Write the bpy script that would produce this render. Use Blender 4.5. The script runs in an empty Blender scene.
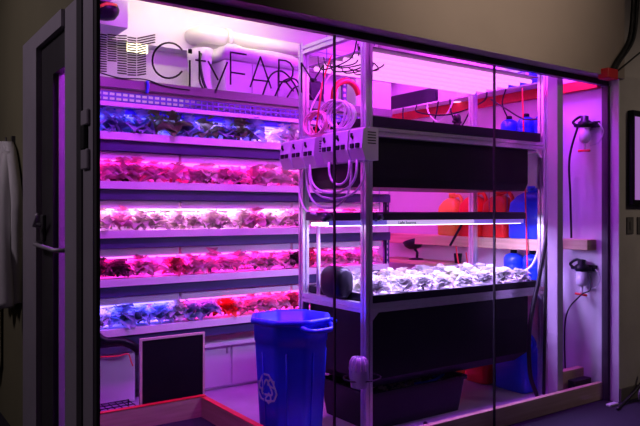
import bpy, math, random
from mathutils import Vector, Matrix
random.seed(7)
PI = math.pi
S = bpy.context.scene
COL = S.collection

# ------------------------------------------------------------------ materials
def mat(name, c, rough=.5, metal=0., var=.12, scale=6., bump=0., spec=.5, trans=0., coat=0.):
    m = bpy.data.materials.new(name); m.use_nodes = True
    nt = m.node_tree; b = nt.nodes['Principled BSDF']
    b.inputs['Roughness'].default_value = rough
    b.inputs['Metallic'].default_value = metal
    b.inputs['Specular IOR Level'].default_value = spec
    b.inputs['Coat Weight'].default_value = coat
    tc = nt.nodes.new('ShaderNodeTexCoord'); n = nt.nodes.new('ShaderNodeTexNoise')
    n.inputs['Scale'].default_value = scale; n.inputs['Detail'].default_value = 4
    nt.links.new(tc.outputs['Object'], n.inputs['Vector'])
    r = nt.nodes.new('ShaderNodeValToRGB')
    r.color_ramp.elements[0].position = .3; r.color_ramp.elements[1].position = .7
    r.color_ramp.elements[0].color = tuple(x*(1-var) for x in c)+(1,)
    r.color_ramp.elements[1].color = tuple(min(1, x*(1+var)) for x in c)+(1,)
    nt.links.new(n.outputs['Fac'], r.inputs['Fac']); nt.links.new(r.outputs['Color'], b.inputs['Base Color'])
    if bump:
        bp = nt.nodes.new('ShaderNodeBump'); bp.inputs['Strength'].default_value = bump
        bp.inputs['Distance'].default_value = .01
        nt.links.new(n.outputs['Fac'], bp.inputs['Height']); nt.links.new(bp.outputs['Normal'], b.inputs['Normal'])
    return m
def emit(name, c, s):
    m = bpy.data.materials.new(name); m.use_nodes = True
    b = m.node_tree.nodes['Principled BSDF']
    b.inputs['Base Color'].default_value = (.8, .8, .8, 1)
    b.inputs['Emission Color'].default_value = tuple(c)+(1,)
    b.inputs['Emission Strength'].default_value = s
    return m
def glassmat(name, tint=(.95, .95, .97), ior=1.45):
    m = bpy.data.materials.new(name); m.use_nodes = True
    nt = m.node_tree; nt.nodes.clear()
    o = nt.nodes.new('ShaderNodeOutputMaterial'); mx = nt.nodes.new('ShaderNodeMixShader')
    t = nt.nodes.new('ShaderNodeBsdfTransparent'); g = nt.nodes.new('ShaderNodeBsdfGlossy'); lw = nt.nodes.new('ShaderNodeLayerWeight'); pw = nt.nodes.new('ShaderNodeMath'); pw.operation = 'POWER'; pw.inputs[1].default_value = 4.; f = nt.nodes.new('ShaderNodeMath'); f.operation = 'MULTIPLY_ADD'
    t.inputs['Color'].default_value = tint+(1,); g.inputs['Roughness'].default_value = .05
    f.inputs[1].default_value = .35; f.inputs[2].default_value = .022; nt.links.new(lw.outputs['Facing'], pw.inputs[0]); nt.links.new(pw.outputs[0], f.inputs[0])
    nt.links.new(f.outputs[0], mx.inputs[0]); nt.links.new(t.outputs[0], mx.inputs[1]); nt.links.new(g.outputs[0], mx.inputs[2])
    nt.links.new(mx.outputs[0], o.inputs['Surface'])
    return m
def leafmat(name, c, c2, edge=.5):
    m = mat(name, c, .3, var=.3, scale=16, bump=.3)
    r = [n for n in m.node_tree.nodes if n.type == 'VALTORGB'][0]
    r.color_ramp.elements[0].color = c+(1,); r.color_ramp.elements[1].color = c2+(1,)
    nt = m.node_tree; tr = nt.nodes.new('ShaderNodeBsdfTranslucent'); mx = nt.nodes.new('ShaderNodeMixShader'); mx.inputs[0].default_value = .38
    nt.links.new(r.outputs['Color'], tr.inputs['Color']); nt.links.new(nt.nodes['Principled BSDF'].outputs[0], mx.inputs[1]); nt.links.new(tr.outputs[0], mx.inputs[2])
    nt.links.new(mx.outputs[0], nt.nodes['Material Output'].inputs['Surface'])
    return m
def woodmat(name, c1, c2, rough=.6):
    m = mat(name, c1, rough, scale=3)
    nt = m.node_tree
    n = [x for x in nt.nodes if x.type == 'TEX_NOISE'][0]; tc = [x for x in nt.nodes if x.type == 'TEX_COORD'][0]
    mp = nt.nodes.new('ShaderNodeMapping'); mp.inputs['Scale'].default_value = (.8, .8, 14)
    nt.links.new(tc.outputs['Object'], mp.inputs['Vector']); nt.links.new(mp.outputs[0], n.inputs['Vector'])
    r = [x for x in nt.nodes if x.type == 'VALTORGB'][0]
    r.color_ramp.elements[0].color = c1+(1,); r.color_ramp.elements[1].color = c2+(1,)
    return m
M = dict(
 wall=mat('white_paint', (.72, .70, .72), .55, var=.04, scale=2),
 header=mat('olive_plaster', (.38, .305, .26), .85, var=.08, scale=1.5, bump=.1),
 leftwall=mat('olive_dark_paint', (.17, .16, .085), .85, var=.1, scale=1.5),
 greywall=mat('grey_paint', (.50, .46, .44), .85, var=.06),
 base=mat('baseboard_vinyl', (.16, .14, .13), .6),
 carpet=mat('dark_carpet', (.018, .016, .026), .95, var=.4, scale=120, bump=.4),
 floor=mat('grey_concrete', (.42, .42, .46), .45, var=.15, scale=3),
 ceil=mat('ceiling_paint', (.7, .7, .66), .8, var=.03),
 frame=mat('frame_aluminium', (.40, .36, .42), .45, .25, var=.05),
 framedark=mat('dark_bronze_frame', (.06, .054, .062), .45, .3),
 black=mat('black_rubber', (.008, .008, .009), .5),
 wood=woodmat('pine_board', (.50, .36, .20), (.66, .50, .30)),
 redpaint=mat('red_paint', (.75, .02, .03), .5, var=.15),
 alu=mat('brushed_aluminium', (.80, .80, .84), .32, .85, var=.05, scale=20),
 slot=mat('slot_shadow_groove', (.05, .05, .06), .6, .5),
 tank=mat('black_plastic', (.006, .005, .011), .42, var=.3, spec=.3),
 lip=mat('white_tray_plastic', (.80, .78, .80), .4, var=.04),
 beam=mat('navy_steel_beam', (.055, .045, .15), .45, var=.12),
 housing=mat('fixture_white_enamel', (.82, .80, .83), .35, var=.03),
 reflector=mat('fixture_grey_reflector', (.22, .20, .23), .5, var=.05),
 darkhouse=mat('fixture_dark_enamel', (.03, .028, .05), .35),
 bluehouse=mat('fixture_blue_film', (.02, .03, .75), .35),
 bluebin=mat('blue_bin_plastic', (.016, .04, .92), .38, var=.08),
 blue=mat('blue_jug_plastic', (.01, .06, .85), .32, var=.08, coat=.3),
 red=mat('red_jug_plastic', (.85, .02, .015), .35, var=.08),
 orange=mat('orange_jug_plastic', (.98, .36, .05), .35, var=.08),
 ballast=mat('grey_ballast_enamel', (.60, .60, .64), .4, var=.05),
 cord=mat('white_cord', (.75, .72, .75), .45),
 pinkcord=mat('pinkish_cord', (.80, .42, .46), .45),
 redcord=mat('red_cord', (.85, .03, .05), .45),
 bluecord=mat('blue_cord', (.03, .08, .8), .45),
 cabinet=mat('white_laminate', (.74, .73, .76), .4, var=.03),
 board=mat('chalkboard_black', (.006, .005, .008), .8, spec=.15),
 paleframe=woodmat('pale_wood_frame', (.62, .50, .38), (.72, .60, .46)),
 wire=mat('zinc_wire_blue_spill', (.16, .14, .50), .35, .4),  # blue spill from the lamps is put into the wire colour
 duct=mat('galvanised_duct', (.19, .20, .17), .4, .5, var=.12, scale=4),
 pipe=mat('white_pvc', (.74, .74, .66), .35, var=.03),
 plastic=mat('cloudy_plastic_sheet', (.80, .80, .80), .25, var=.06, scale=10),
 clear=mat('cloudy_bowl_plastic', (.62, .62, .68), .2, var=.04),
 coat=mat('white_cotton', (.62, .60, .60), .9, var=.06, bump=.3),
 greyplastic=mat('grey_plastic', (.26, .26, .36), .3, var=.05),
 jacket=mat('olive_cotton', (.20, .18, .09), .9, var=.1),
 vinyl=mat('grey_brown_vinyl', (.075, .055, .065), .6, var=.02),
 symbol=mat('pale_printed_ink', (.45, .50, .80), .5, var=.02),
 pad=mat('growing_medium', (.60, .58, .60), .8, var=.2, scale=30, bump=.5),
 glass=glassmat('clear_glass'),
 post=mat('pale_timber_post', (.45, .40, .46), .55, var=.06),
 switch=mat('grey_switch_plastic', (.13, .12, .12), .5),
 purplebox=mat('violet_grey_plastic', (.012, .01, .025), .4),
)
def punched():
    m = mat('punched_steel', (.1, .085, .22)); nt = m.node_tree; tc = [x for x in nt.nodes if x.type == 'TEX_COORD'][0]
    sx = nt.nodes.new('ShaderNodeSeparateXYZ'); a = nt.nodes.new('ShaderNodeMath'); a.operation = 'MULTIPLY'; a.inputs[1].default_value = 19.2
    b = nt.nodes.new('ShaderNodeMath'); b.operation = 'FRACT'; c = nt.nodes.new('ShaderNodeMath'); c.operation = 'GREATER_THAN'; c.inputs[1].default_value = .5
    mx = nt.nodes.new('ShaderNodeMix'); mx.data_type = 'RGBA'; mx.inputs[6].default_value = (.1, .085, .22, 1); mx.inputs[7].default_value = (.7, .68, .72, 1)
    nt.links.new(tc.outputs['Object'], sx.inputs[0]); nt.links.new(sx.outputs[2], a.inputs[0]); nt.links.new(a.outputs[0], b.inputs[0]); nt.links.new(b.outputs[0], c.inputs[0])
    nt.links.new(c.outputs[0], mx.inputs[0]); nt.links.new(mx.outputs[2], nt.nodes['Principled BSDF'].inputs['Base Color']); return m
M['punched'] = punched()
PINK = (.95, .03, .80); MAG = (1., .03, .45); VIO = (.50, .06, 1.); BLU = (.16, .08, 1.); PALE = (.85, .22, .95)
E = dict(
 pink=emit('led_magenta', (1., .16, .85), 2.2), blue=emit('led_blue_violet', (.30, .22, 1.), 2.5),
 pale=emit('led_pale_pink', (1., .45, .95), 2.2), top=emit('led_bar_bright_pink', (1., .30, .95), 1.3),
 tube=emit('fluorescent_violet_white', (.86, .72, 1.), 5), warm=emit('warm_yellow_glow', (1., .92, .45), 2.5),
 film=emit('reflector_film_glow', (.70, .55, 1.), .75), bluefilm=emit('blue_reflector_film_glow', (.12, .08, 1.), .45),
 screen=emit('screen_painted_reflection', (.40, .10, .62), .55),
)

# ------------------------------------------------------------------ mesh builder
class MB:
    def __init__(s): s.v = []; s.f = []; s.sm = []
    def add(s, vs, fs, smooth=False):
        n = len(s.v); s.v += [Vector(v) for v in vs]; s.f += [tuple(i+n for i in f) for f in fs]; s.sm += [smooth]*len(fs)
        return s
    def box(s, x0, x1, y0, y1, z0, z1, bev=0.):
        if bev <= 0:
            return s.add([(x0,y0,z0),(x1,y0,z0),(x1,y1,z0),(x0,y1,z0),(x0,y0,z1),(x1,y0,z1),(x1,y1,z1),(x0,y1,z1)],
              [(0,3,2,1),(4,5,6,7),(0,1,5,4),(1,2,6,5),(2,3,7,6),(3,0,4,7)])
        b = min(bev, (x1-x0)/2.01, (y1-y0)/2.01, (z1-z0)/2.01); rings = []
        for z, i in ((z0, b), (z0+b, 0), (z1-b, 0), (z1, b)):
            c = [(x0+i+b*(i==0), y0+i), (x1-i-b*(i==0), y0+i), (x1-i, y0+i+b*(i==0)), (x1-i, y1-i-b*(i==0)),
                 (x1-i-b*(i==0), y1-i), (x0+i+b*(i==0), y1-i), (x0+i, y1-i-b*(i==0)), (x0+i, y0+i+b*(i==0))]
            rings.append([(x, y, z) for x, y in c])
        return s.loft(rings, cap=True, smooth=False)
    def loft(s, rings, cap=True, smooth=True, close=True):
        n = len(rings[0]); vs = [p for r in rings for p in r]; fs = []
        m = n if close else n-1
        for k in range(len(rings)-1):
            for i in range(m):
                j = (i+1) % n; fs.append((k*n+i, k*n+j, (k+1)*n+j, (k+1)*n+i))
        if cap: fs.append(tuple(reversed(range(n)))); fs.append(tuple((len(rings)-1)*n+i for i in range(n)))
        return s.add(vs, fs, smooth)
    def lathe(s, c, prof, n=20, smooth=True, axis='Z', cap=True):
        rings = []
        for r, h in prof:
            ring = []
            for i in range(n):
                a = 2*PI*i/n; p = (r*math.cos(a), r*math.sin(a), h)
                if axis == 'X': p = (p[2], p[0], p[1])
                if axis == 'Y': p = (p[1], p[2], p[0])
                ring.append(Vector(c)+Vector(p))
            rings.append(ring)
        return s.loft(rings, cap=cap, smooth=smooth)
    def tube(s, pts, r, n=8, smooth=True):
        pts = [Vector(p) for p in pts]; rings = []
        up = None
        for i, p in enumerate(pts):
            t = (pts[min(i+1, len(pts)-1)]-pts[max(i-1, 0)]).normalized()
            if up is None:
                up = Vector((0,0,1)) if abs(t.z) < .9 else Vector((1,0,0))
            a = t.cross(up).normalized(); b = a.cross(t).normalized(); up = b
            rr = r[i] if isinstance(r, (list, tuple)) else r
            rings.append([p+a*(rr*math.cos(2*PI*k/n))+b*(rr*math.sin(2*PI*k/n)) for k in range(n)])
        return s.loft(rings, cap=True, smooth=smooth)
    def prism(s, poly, z0, z1):          # poly in XY, extruded in Z
        n = len(poly)
        return s.add([(x,y,z0) for x,y in poly]+[(x,y,z1) for x,y in poly],
            [(i,(i+1)%n,(i+1)%n+n,i+n) for i in range(n)]+[tuple(reversed(range(n))), tuple(range(n,2*n))])
    def xf(s, mtx, start=0):
        for i in range(start, len(s.v)): s.v[i] = mtx @ s.v[i]
        return s
    def build(s, name, m, parent=None, label=None):
        me = bpy.data.meshes.new(name); me.from_pydata([tuple(v) for v in s.v], [], s.f); me.update()
        for p, k in zip(me.polygons, s.sm): p.use_smooth = k
        me.materials.append(m)
        o = bpy.data.objects.new(name, me); COL.objects.link(o)
        if parent is not None:
            o.parent = parent
            o.location = -parent.location if parent.parent is None else Vector((0,0,0))
        if label: o['label'] = label
        return o
# world coordinates are used for meshes; setorigin moves a top-level mesh's origin to its base
def base_origin(o):
    vs = o.data.vertices
    xs = [v.co.x for v in vs]; ys = [v.co.y for v in vs]; zs = [v.co.z for v in vs]
    c = Vector(((min(xs)+max(xs))/2, (min(ys)+max(ys))/2, min(zs)))
    o.data.transform(Matrix.Translation(-c)); o.location = c
    return o
def tag(o, label, cat, group=None, kind=None):
    o['label'] = label; o['category'] = cat
    if group: o['group'] = group
    if kind: o['kind'] = kind
    if o.type == 'MESH' and o.location.length == 0: base_origin(o)
    return o
def thing(name, loc, label, cat, group=None):
    o = bpy.data.objects.new(name, None); COL.objects.link(o); o.location = loc; o.empty_display_size = .1
    o['label'] = label; o['category'] = cat
    if group: o['group'] = group
    return o
def struct(mb, name, m, parent=None):
    o = mb.build(name, m, parent)
    if parent is None: o['kind'] = 'structure'
    return o
def bx(*a, bev=0.): return MB().box(*a, bev=bev)

# ------------------------------------------------------------------ photo geometry (camera solved from the glass front)
CAMZ = 1.465; D = 3.0
def ray(px, py): u = px-320; return Vector((383.4+.82*u, 549.4-.572*u, 212-py))
def atY(px, py, Y): r = ray(px, py); t = (Y+D)/r.y; return Vector((r.x*t, Y, CAMZ+r.z*t))
def atX(px, py, X): r = ray(px, py); t = X/r.x; return Vector((X, r.y*t-D, CAMZ+r.z*t))
def spline(pts, n=8):
    pts = [Vector(p) for p in pts]; out = []
    for i in range(len(pts)-1):
        p0 = pts[max(i-1,0)]; p1 = pts[i]; p2 = pts[i+1]; p3 = pts[min(i+2, len(pts)-1)]
        for k in range(n):
            t = k/n
            out.append(.5*((2*p1)+(p2-p0)*t+(2*p0-5*p1+4*p2-p3)*t*t+(3*p1-p0-3*p2+p3)*t**3))
    out.append(pts[-1]); return out

GL, GR, GT = .889, 4.82, 2.446
BACK = 2.6; CEIL = 3.35
# ------------------------------------------------------------------ the setting
struct(bx(-7, 12, -7, 9, -.06, -.0), 'floor', M['carpet'])
struct(bx(GL+.07, GR, .075, BACK, .0, .012), 'floor', M['floor'])
struct(bx(GL+.07, 2.02, .075, 1.36, .012, .018), 'floor', M['carpet'])
struct(bx(GL+.07, GR, .0, BACK, CEIL, CEIL+.05), 'ceiling', M['ceil'])
struct(bx(-7, GR+.10, -.09, 0.0, 2.49, 4.2) if False else bx(GL-.0, GR+.06, -.11, .05, 2.49, 4.6), 'wall_front', M['header'])
struct(bx(GL+.07, GR+.1, BACK, BACK+.08, 0, CEIL), 'wall_back', M['wall'])
# bulkhead above on the back wall and the shallow pier at its left
struct(bx(GL+.07, GR, BACK-.16, BACK, 2.87, CEIL), 'wall_back_bulkhead', M['wall'])
struct(bx(GL+.07, 1.714, 2.0, BACK-.16, 2.86, CEIL), 'wall_back_pier', M['wall'])
struct(bx(GR, GR+.1, 0.0, BACK, 0, CEIL), 'wall_right', M['wall'])
struct(bx(GR+.035, 9.5, -.085, .0, 0, 2.52), 'wall_right_front', M['greywall'])
struct(bx(GR+.1, 9.5, .15, .25, 2.4, 4.6), 'wall_right_upper', M['greywall'])
struct(bx(GR+.03, 9.5, -.098, -.085, 0, .10), 'baseboard_right', M['base'])
struct(bx(GR+.022, GR+.035, -.085, .0, 0, 2.49), 'trim_jamb', M['wall'])
# left wall with the door opening (Y .5 - 1.40)
struct(bx(GL, GL+.07, 1.40, 8, 0, 4.6), 'wall_left', M['leftwall'])
struct(bx(GL, GL+.07, .05, 1.40, 2.49, 4.6), 'wall_left', M['leftwall'])
# glass front: panes, joints, channel, corner post
for k, (a, b) in enumerate(((GL+.009, 2.187), (2.201, 3.512), (3.524, GR))):
    struct(bx(a, b, 0.0, .010, .0, GT), 'window_%d' % (k+1), M['glass'])
for k, x in enumerate((2.195, 3.518)):
    struct(bx(x-.0045, x+.0045, -.003, .013, 0.0, GT), 'trim_%d' % (k+1), M['black'])
struct(bx(GR-.008, GR+.022, -.01, .04, 0, GT), 'trim_3', M['framedark'])
struct(bx(GL-.01, GR+.02, -.004, .04, GT+.004, 2.49), 'trim_4', M['framedark'])
struct(bx(GL-.008, GL+.008, -.02, .02, 0, GT), 'trim_5', M['framedark'])
# side frames of the door
struct(bx(GL-.012, GL+.008, .022, .175, 0, GT+.04), 'trim_6', M['frame'])
struct(bx(GL-.02, GL+.02, .176, .259, 0, GT+.04), 'trim_7', M['framedark'])
struct(bx(GL-.012, GL+.03, .26, .50, 0, GT+.04), 'trim_8', M['frame'])
struct(bx(GL-.03, GL+.06, 1.06, 1.42, 0, GT+.04), 'trim_9', M['frame'])
struct(bx(GL-.03, GL+.06, .501, 1.06, 2.40, GT+.04), 'trim_10', M['frame'])
# frame latch on the corner post
lt = thing('door_hinge', (GL-.02, .11, 1.75), 'bright metal hinge plates high on the aluminium corner post', 'hinge')
bx(GL-.028, GL-.012, .06, .16, 1.86, 1.93, bev=.004).build('hinge_plate', M['frame'], lt)
bx(GL-.028, GL-.012, .06, .16, 1.66, 1.75, bev=.004).build('hinge_plate', M['frame'], lt)
bx(GL-.033, GL-.012, .095, .15, 1.75, 1.86, bev=.004).build('hinge_knuckle', M['black'], lt)
# door leaf
dr = struct(MB().box(GL+.0, GL+.045, .50, .535, .0, 2.40).box(GL+.0, GL+.045, .79, 1.055, .0, 2.40)
    .box(GL+.0, GL+.045, .535, .79, 2.21, 2.398).box(GL+.0, GL+.045, .535, .79, .0, .15), 'door_1', M['framedark'])
bx(GL+.018, GL+.026, .535, .79, .15, 2.21).build('glass', M['glass'], dr)
bx(GL+.028, GL+.066, .78, .7895, .15, 2.21).build('lit_edge_strip', M['lip'], dr)  # pale strip paints the inside light along the stile edge
h = MB().tube([(GL-.01, .98, 1.39), (GL-.055, .98, 1.39), (GL-.06, .97, 1.39), (GL-.065, .86, 1.45)], .011)
h.build('door_handle', M['frame'], dr)
h2 = MB().box(GL-.02, GL+.0, .95, 1.01, 1.30, 1.45, bev=.004); h2.build('handle_plate', M['framedark'], dr)
MB().tube([(GL+.02, 1.05, 1.29), (GL-.05, 1.0, 1.285), (GL-.05, .55, 1.27), (GL+.01, .52, 1.27)], .012).build('push_bar', M['frame'], dr)

# wooden curbs
c1 = bx(2.02, GR-.01, .03, .07, 0.0, .135, bev=.003).build('wooden_curb', M['wood'])
tag(c1, 'long pine board curb on the floor just behind the glass front', 'curb')
c2 = bx(GL+.08, 2.06, 1.36, 1.40, 0.012, .16, bev=.003).build('wooden_curb', M['wood'])
tag(c2, 'pine board curb in front of the leaning blackboard', 'curb')
c3 = bx(2.02, 2.06, .08, 1.355, 0.012, .155, bev=.003).build('wooden_curb', M['wood'])
tag(c3, 'short pine board curb running back from the glass beside the blue bin', 'curb')
# red tape on top of the curbs
tag(bx(GL+.08, 2.06, 1.358, 1.402, .1605, .164).build('edging_strip', M['redpaint']), 'red edging strip on the board in front of the blackboard', 'strip')
tag(bx(2.018, 2.062, .08, 1.355, .1555, .159).build('edging_strip', M['redpaint']), 'red edging strip on the board left of the blue bin', 'strip')

# ------------------------------------------------------------------ lettering on the glass
def px2g(px, py): return atY(px, py, -.004)
lg = thing('glass_lettering', tuple(px2g(210, 75)), 'thin dark lettering with striped building emblem on the left glass pane', 'lettering')
def stroke(mb, pts, w=.0085):
    P = [px2g(*p) for p in pts]
    for k in range(len(P)-1):
        a, b = P[k], P[k+1]; d = (b-a); 
        if d.length < 1e-6: continue
        d.normalize(); n = Vector((-d.z, 0, d.x))*(w/2); a = a-d*(w*.3); b = b+d*(w*.3)
        vs = [a+n, b+n, b-n, a-n]; mb.add([tuple(v) for v in vs]+[tuple(v+Vector((0,.002,0))) for v in vs],
            [(0,1,2,3),(7,6,5,4),(0,4,5,1),(1,5,6,2),(2,6,7,3),(3,7,4,0)])
def z2(x, y, ox=90, oy=0, s=4.): return (ox+x/s, oy+y/s)
letters = []
m = MB(); stroke(m, [z2(316+66*math.cos(a), 242+71*math.sin(a)) for a in [math.radians(-38-i*(284/22)) for i in range(23)]]); letters.append(m)
m = MB(); stroke(m, [z2(400, 243), z2(400, 345)]); stroke(m, [z2(401, 201), z2(401, 209)], .02); letters.append(m)
m = MB(); stroke(m, [z2(438, 206), z2(438, 315), z2(442, 335), z2(452, 352)]); stroke(m, [z2(424, 240), z2(462, 245)]); letters.append(m)
m = MB(); stroke(m, [z2(474, 246), z2(512, 318)]); stroke(m, [z2(550, 250), z2(501, 370)]); letters.append(m)
Z = lambda x, y: (190+x/5.325, 20+y/5.325)
m = MB(); stroke(m, [Z(217, 342), Z(217, 172), Z(300, 184)]); stroke(m, [Z(217, 278), Z(292, 289)]); letters.append(m)
m = MB(); stroke(m, [Z(322, 355), Z(376, 197), Z(433, 362)]); stroke(m, [Z(338, 318), Z(421, 327)]); letters.append(m)
m = MB(); stroke(m, [Z(474, 372), Z(474, 212), Z(512, 217), Z(535, 230), Z(550, 258), Z(547, 295), Z(530, 322), Z(505, 330), Z(476, 328)]); stroke(m, [Z(512, 330), Z(552, 378)]); letters.append(m)
Q = lambda x, y: (280+x/7.1, 40+y/7.1)
m = MB(); stroke(m, [Q(155, 370), Q(155, 165), Q(236, 296), Q(310, 178), Q(310, 382)]); letters.append(m)
for m in letters: m.build('letter', M['vinyl'], lg)
T = lambda x, y: (90+x/6.09, 20+y/6.09)
cols = [(50, 100, 84, 92, 310, 313), (110, 160, 88, 94, 246, 250), (170, 222, 95, 97, 322, 328), (232, 280, 105, 112, 334, 336), (291, 340, 112, 98, 336, 328)]
for ci, (x0, x1, ya, yb, yc, yd) in enumerate(cols):
    m = MB(); n = int(round((yc-ya)/15.0))
    for k in range(n+1):
        t = k/n; l = ya+(yc-ya)*t; r = yb+(yd-yb)*t
        if ci == 4 and k <= 3: stroke(m, [T(x0, l), T(396, l-22)], .0062)
        else: stroke(m, [T(x0, l), T(x1, r)], .0062)
    m.build('emblem_column', M['vinyl'], lg)

# ------------------------------------------------------------------ lights helper
def area(name, loc, sx, sy, color, watts, rot=(0,0,0), parent=None):
    l = bpy.data.lights.new(name, 'AREA'); l.shape = 'RECTANGLE'; l.size = sx; l.size_y = sy
    l.color = color; l.energy = watts
    o = bpy.data.objects.new(name, l); COL.objects.link(o); o.rotation_euler = rot; o.location = loc
    if parent is not None: o.parent = parent; o.location = Vector(loc)-parent.location
    return o

# ------------------------------------------------------------------ growing rack along the back
RX0, RX1, RY0, RY1 = 1.02, 4.24, 1.90, 2.50
LV = [2.05, 1.69, 1.33, .975, .612]
rk = thing('shelving_rack', ((RX0+RX1)/2, 2.2, .012), 'long navy steel shelving rack holding five tiers of plants along the back wall', 'rack')
for x in (RX0, RX1-.045):
    for y in (RY0+.01, RY1-.05):
        m = MB()
        m.box(x, x+.045, y, y+.012, .012, 2.36).box(x, x+.006, y, y+.04, .012, 2.36)
        m.build('upright', M['beam'], rk)
        if x > 3:
            bx(x+.018, x+.028, y-.0014, y-.0002, .06, 2.34).build('slot_row', M['punched'], rk)
for z in LV:
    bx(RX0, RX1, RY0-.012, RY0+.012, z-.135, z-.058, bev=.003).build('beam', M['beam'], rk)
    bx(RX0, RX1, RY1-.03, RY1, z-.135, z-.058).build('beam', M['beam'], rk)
m = MB()
m.box(RX0, RX1, RY0-.01, RY0+.01, 2.24, 2.275, bev=.004).box(RX0, RX1, RY1-.02, RY1, 2.24, 2.275)
m.build('top_rail', M['lip'], rk)
m = MB()
for k in range(128): x = RX0+.02+k*.025; m.box(x, x+.010, RY0, RY1, 2.277, 2.283)
for k in range(13): y = RY0+.01+k*.045; m.box(RX0, RX1, y, y+.006, 2.284, 2.29)
for k in range(66): x = RX0+.02+k*.049; m.box(x, x+.012, RY0-.008, RY0-.002, 2.28, 2.345)
m.box(RX0, RX1, RY0-.010, RY0-.004, 2.305, 2.32)
m.box(RX0, RX1, RY0-.01, RY0-.002, 2.34, 2.347)
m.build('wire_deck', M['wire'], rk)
names = ['top', 'second', 'third', 'fourth', 'lowest']
# trays and lights
colors = [[(BLU, 'blue'), ((.32, .10, 1.), 'blue'), (PALE, 'pale')], [(PINK, 'pink')]*3, [(PALE, 'pale')]*2+[(PINK, 'pink')], [(PINK, 'pink')]*3, [(BLU, 'blue'), (MAG, 'pink'), (PINK, 'pink')]]
cname = {'blue': 'blue', 'pink': 'magenta', 'pale': 'pale pink'}
POW = [22, 18, 30, 18, 20]
for i, z in enumerate(LV):
    m = MB().box(RX0+.051, RX1-.051, RY0-.036, RY1-.06, z-.056, z-.006, bev=.006).box(RX0+.05, RX1-.05, RY0-.045, RY0-.037, z-.056, z, bev=.002)
    t = m.build('growing_tray', M['lip'])
    tag(t, 'long white growing tray on the %s tier of the plant rack' % names[i], 'tray', 'white growing trays of the rack')
    ztop = (2.24 if i == 0 else LV[i-1]-.137)
    W = (RX1-RX0-.12)/3
    for k in range(3):
        x0 = RX0+.06+k*W; x1 = x0+W-.02; col, ck = colors[i][k]
        pos = ['left', 'middle', 'right'][k]
        g = thing('grow_light', ((x0+x1)/2, 2.2, ztop-.09), '%s lit grow light at the %s of the %s tier' % (cname[ck], pos, names[i]), 'grow light', 'grow lights under the tiers')
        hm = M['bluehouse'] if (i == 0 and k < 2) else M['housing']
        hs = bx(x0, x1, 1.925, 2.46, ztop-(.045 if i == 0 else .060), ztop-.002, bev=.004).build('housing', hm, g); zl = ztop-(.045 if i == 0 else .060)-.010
        for q in range(4):
            y = 1.965+q*.14
            MB().tube([(x0+.01, y, zl), (x1-.01, y, zl)], .008, n=6).build('led_strip', E[ck], g)
        area('lamp', ((x0+x1)/2, 2.10, zl-.012), W-.08, .38, col, POW[i]*(1.0 if ck != 'pale' else .9)*(1.3 if ck=='blue' else 1), parent=g)

# writing on the top tier's blue light
def text(s, name, size, loc, m, parent=None, ext=.0008, rz=0):
    c = bpy.data.curves.new(name, 'FONT'); c.body = s; c.size = size; c.extrude = ext; c.align_x = 'LEFT'
    o = bpy.data.objects.new(name, c); COL.objects.link(o)
    dg = bpy.context.evaluated_depsgraph_get(); me = bpy.data.meshes.new_from_object(o.evaluated_get(dg))
    bpy.data.objects.remove(o); me.materials.append(m)
    o = bpy.data.objects.new(name, me); COL.objects.link(o)
    o.location = loc; o.rotation_euler = (PI/2, 0, rz)
    if parent: o.parent = parent; o.location = Vector(loc)-(parent.location if parent.parent is None else Vector((0,0,0)))
    return o
top_lights = [o for o in bpy.data.objects if o.name.startswith('grow_light') and 'top tier' in o['label']]
tl = sorted(top_lights, key=lambda o: o.location.x)
text('edible Biosciences', 'printed_writing', .042, (1.72, 1.943, 2.203), M['housing'], tl[0].children[0])
text('Light Sources', 'printed_writing', .042, (2.24, 1.943, 2.203), M['housing'], tl[1].children[0])

# ------------------------------------------------------------------ plants
def leaf(mb, ang, L, W, lift, curl, base, droop=.0, nseg=4):
    ca, sa = math.cos(ang), math.sin(ang)
    rows = []
    x = .0; z = 0.; a = lift
    for k in range(nseg+1):
        t = k/nseg
        w = W*math.sin(PI*min(1, .12+t*.86))**.75*(.35+.65*min(1, t*1.8)) if k < nseg else W*.12
        row = []
        for j in (-1, -.5, 0, .5, 1):
            yy = j*w; zz = z+abs(j)**1.5*w*.45+random.uniform(-1, 1)*W*.10*abs(j); xx = x-abs(j)*L*.04
            row.append(Vector(base)+Vector((xx*ca-yy*sa, xx*sa+yy*ca, zz)))
        rows.append(row)
        x += L/nseg*math.cos(a); z += L/nseg*math.sin(a); a -= curl/nseg+droop*t
    vs = [p for r in rows for p in r]; fs = []
    for k in range(nseg):
        for j in range(4): fs.append((k*5+j, k*5+j+1, k*5+j+6, k*5+j+5))
    mb.add(vs, fs, True)
def plant_mesh(name, m, kind):
    mb = MB()
    if kind == 'lettuce': n, L, W, h = 24, .115, .050, .045
    elif kind == 'broad': n, L, W, h = 18, .14, .054, .05
    else: n, L, W, h = 30, .10, .040, .045
    mb.tube([(0,0,-.002), (0,0,h)], .009, n=6)
    for k in range(n):
        t = k/n
        leaf(mb, k*2.4+random.uniform(-.3, .3), L*(1-.35*t)*random.uniform(.85, 1.12), W*random.uniform(.8, 1.15)*(1-.2*t),
             .25+1.05*t+random.uniform(-.15, .15), 1.1+random.uniform(-.4, .6), (0, 0, h*(.3+.7*t)))
    for v in mb.v: v.z = max(v.z, .002+.02*random.random())
    me = bpy.data.meshes.new(name); me.from_pydata([tuple(v) for v in mb.v], [], mb.f); me.update()
    for p in me.polygons: p.use_smooth = True
    me.materials.append(m); return me
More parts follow.
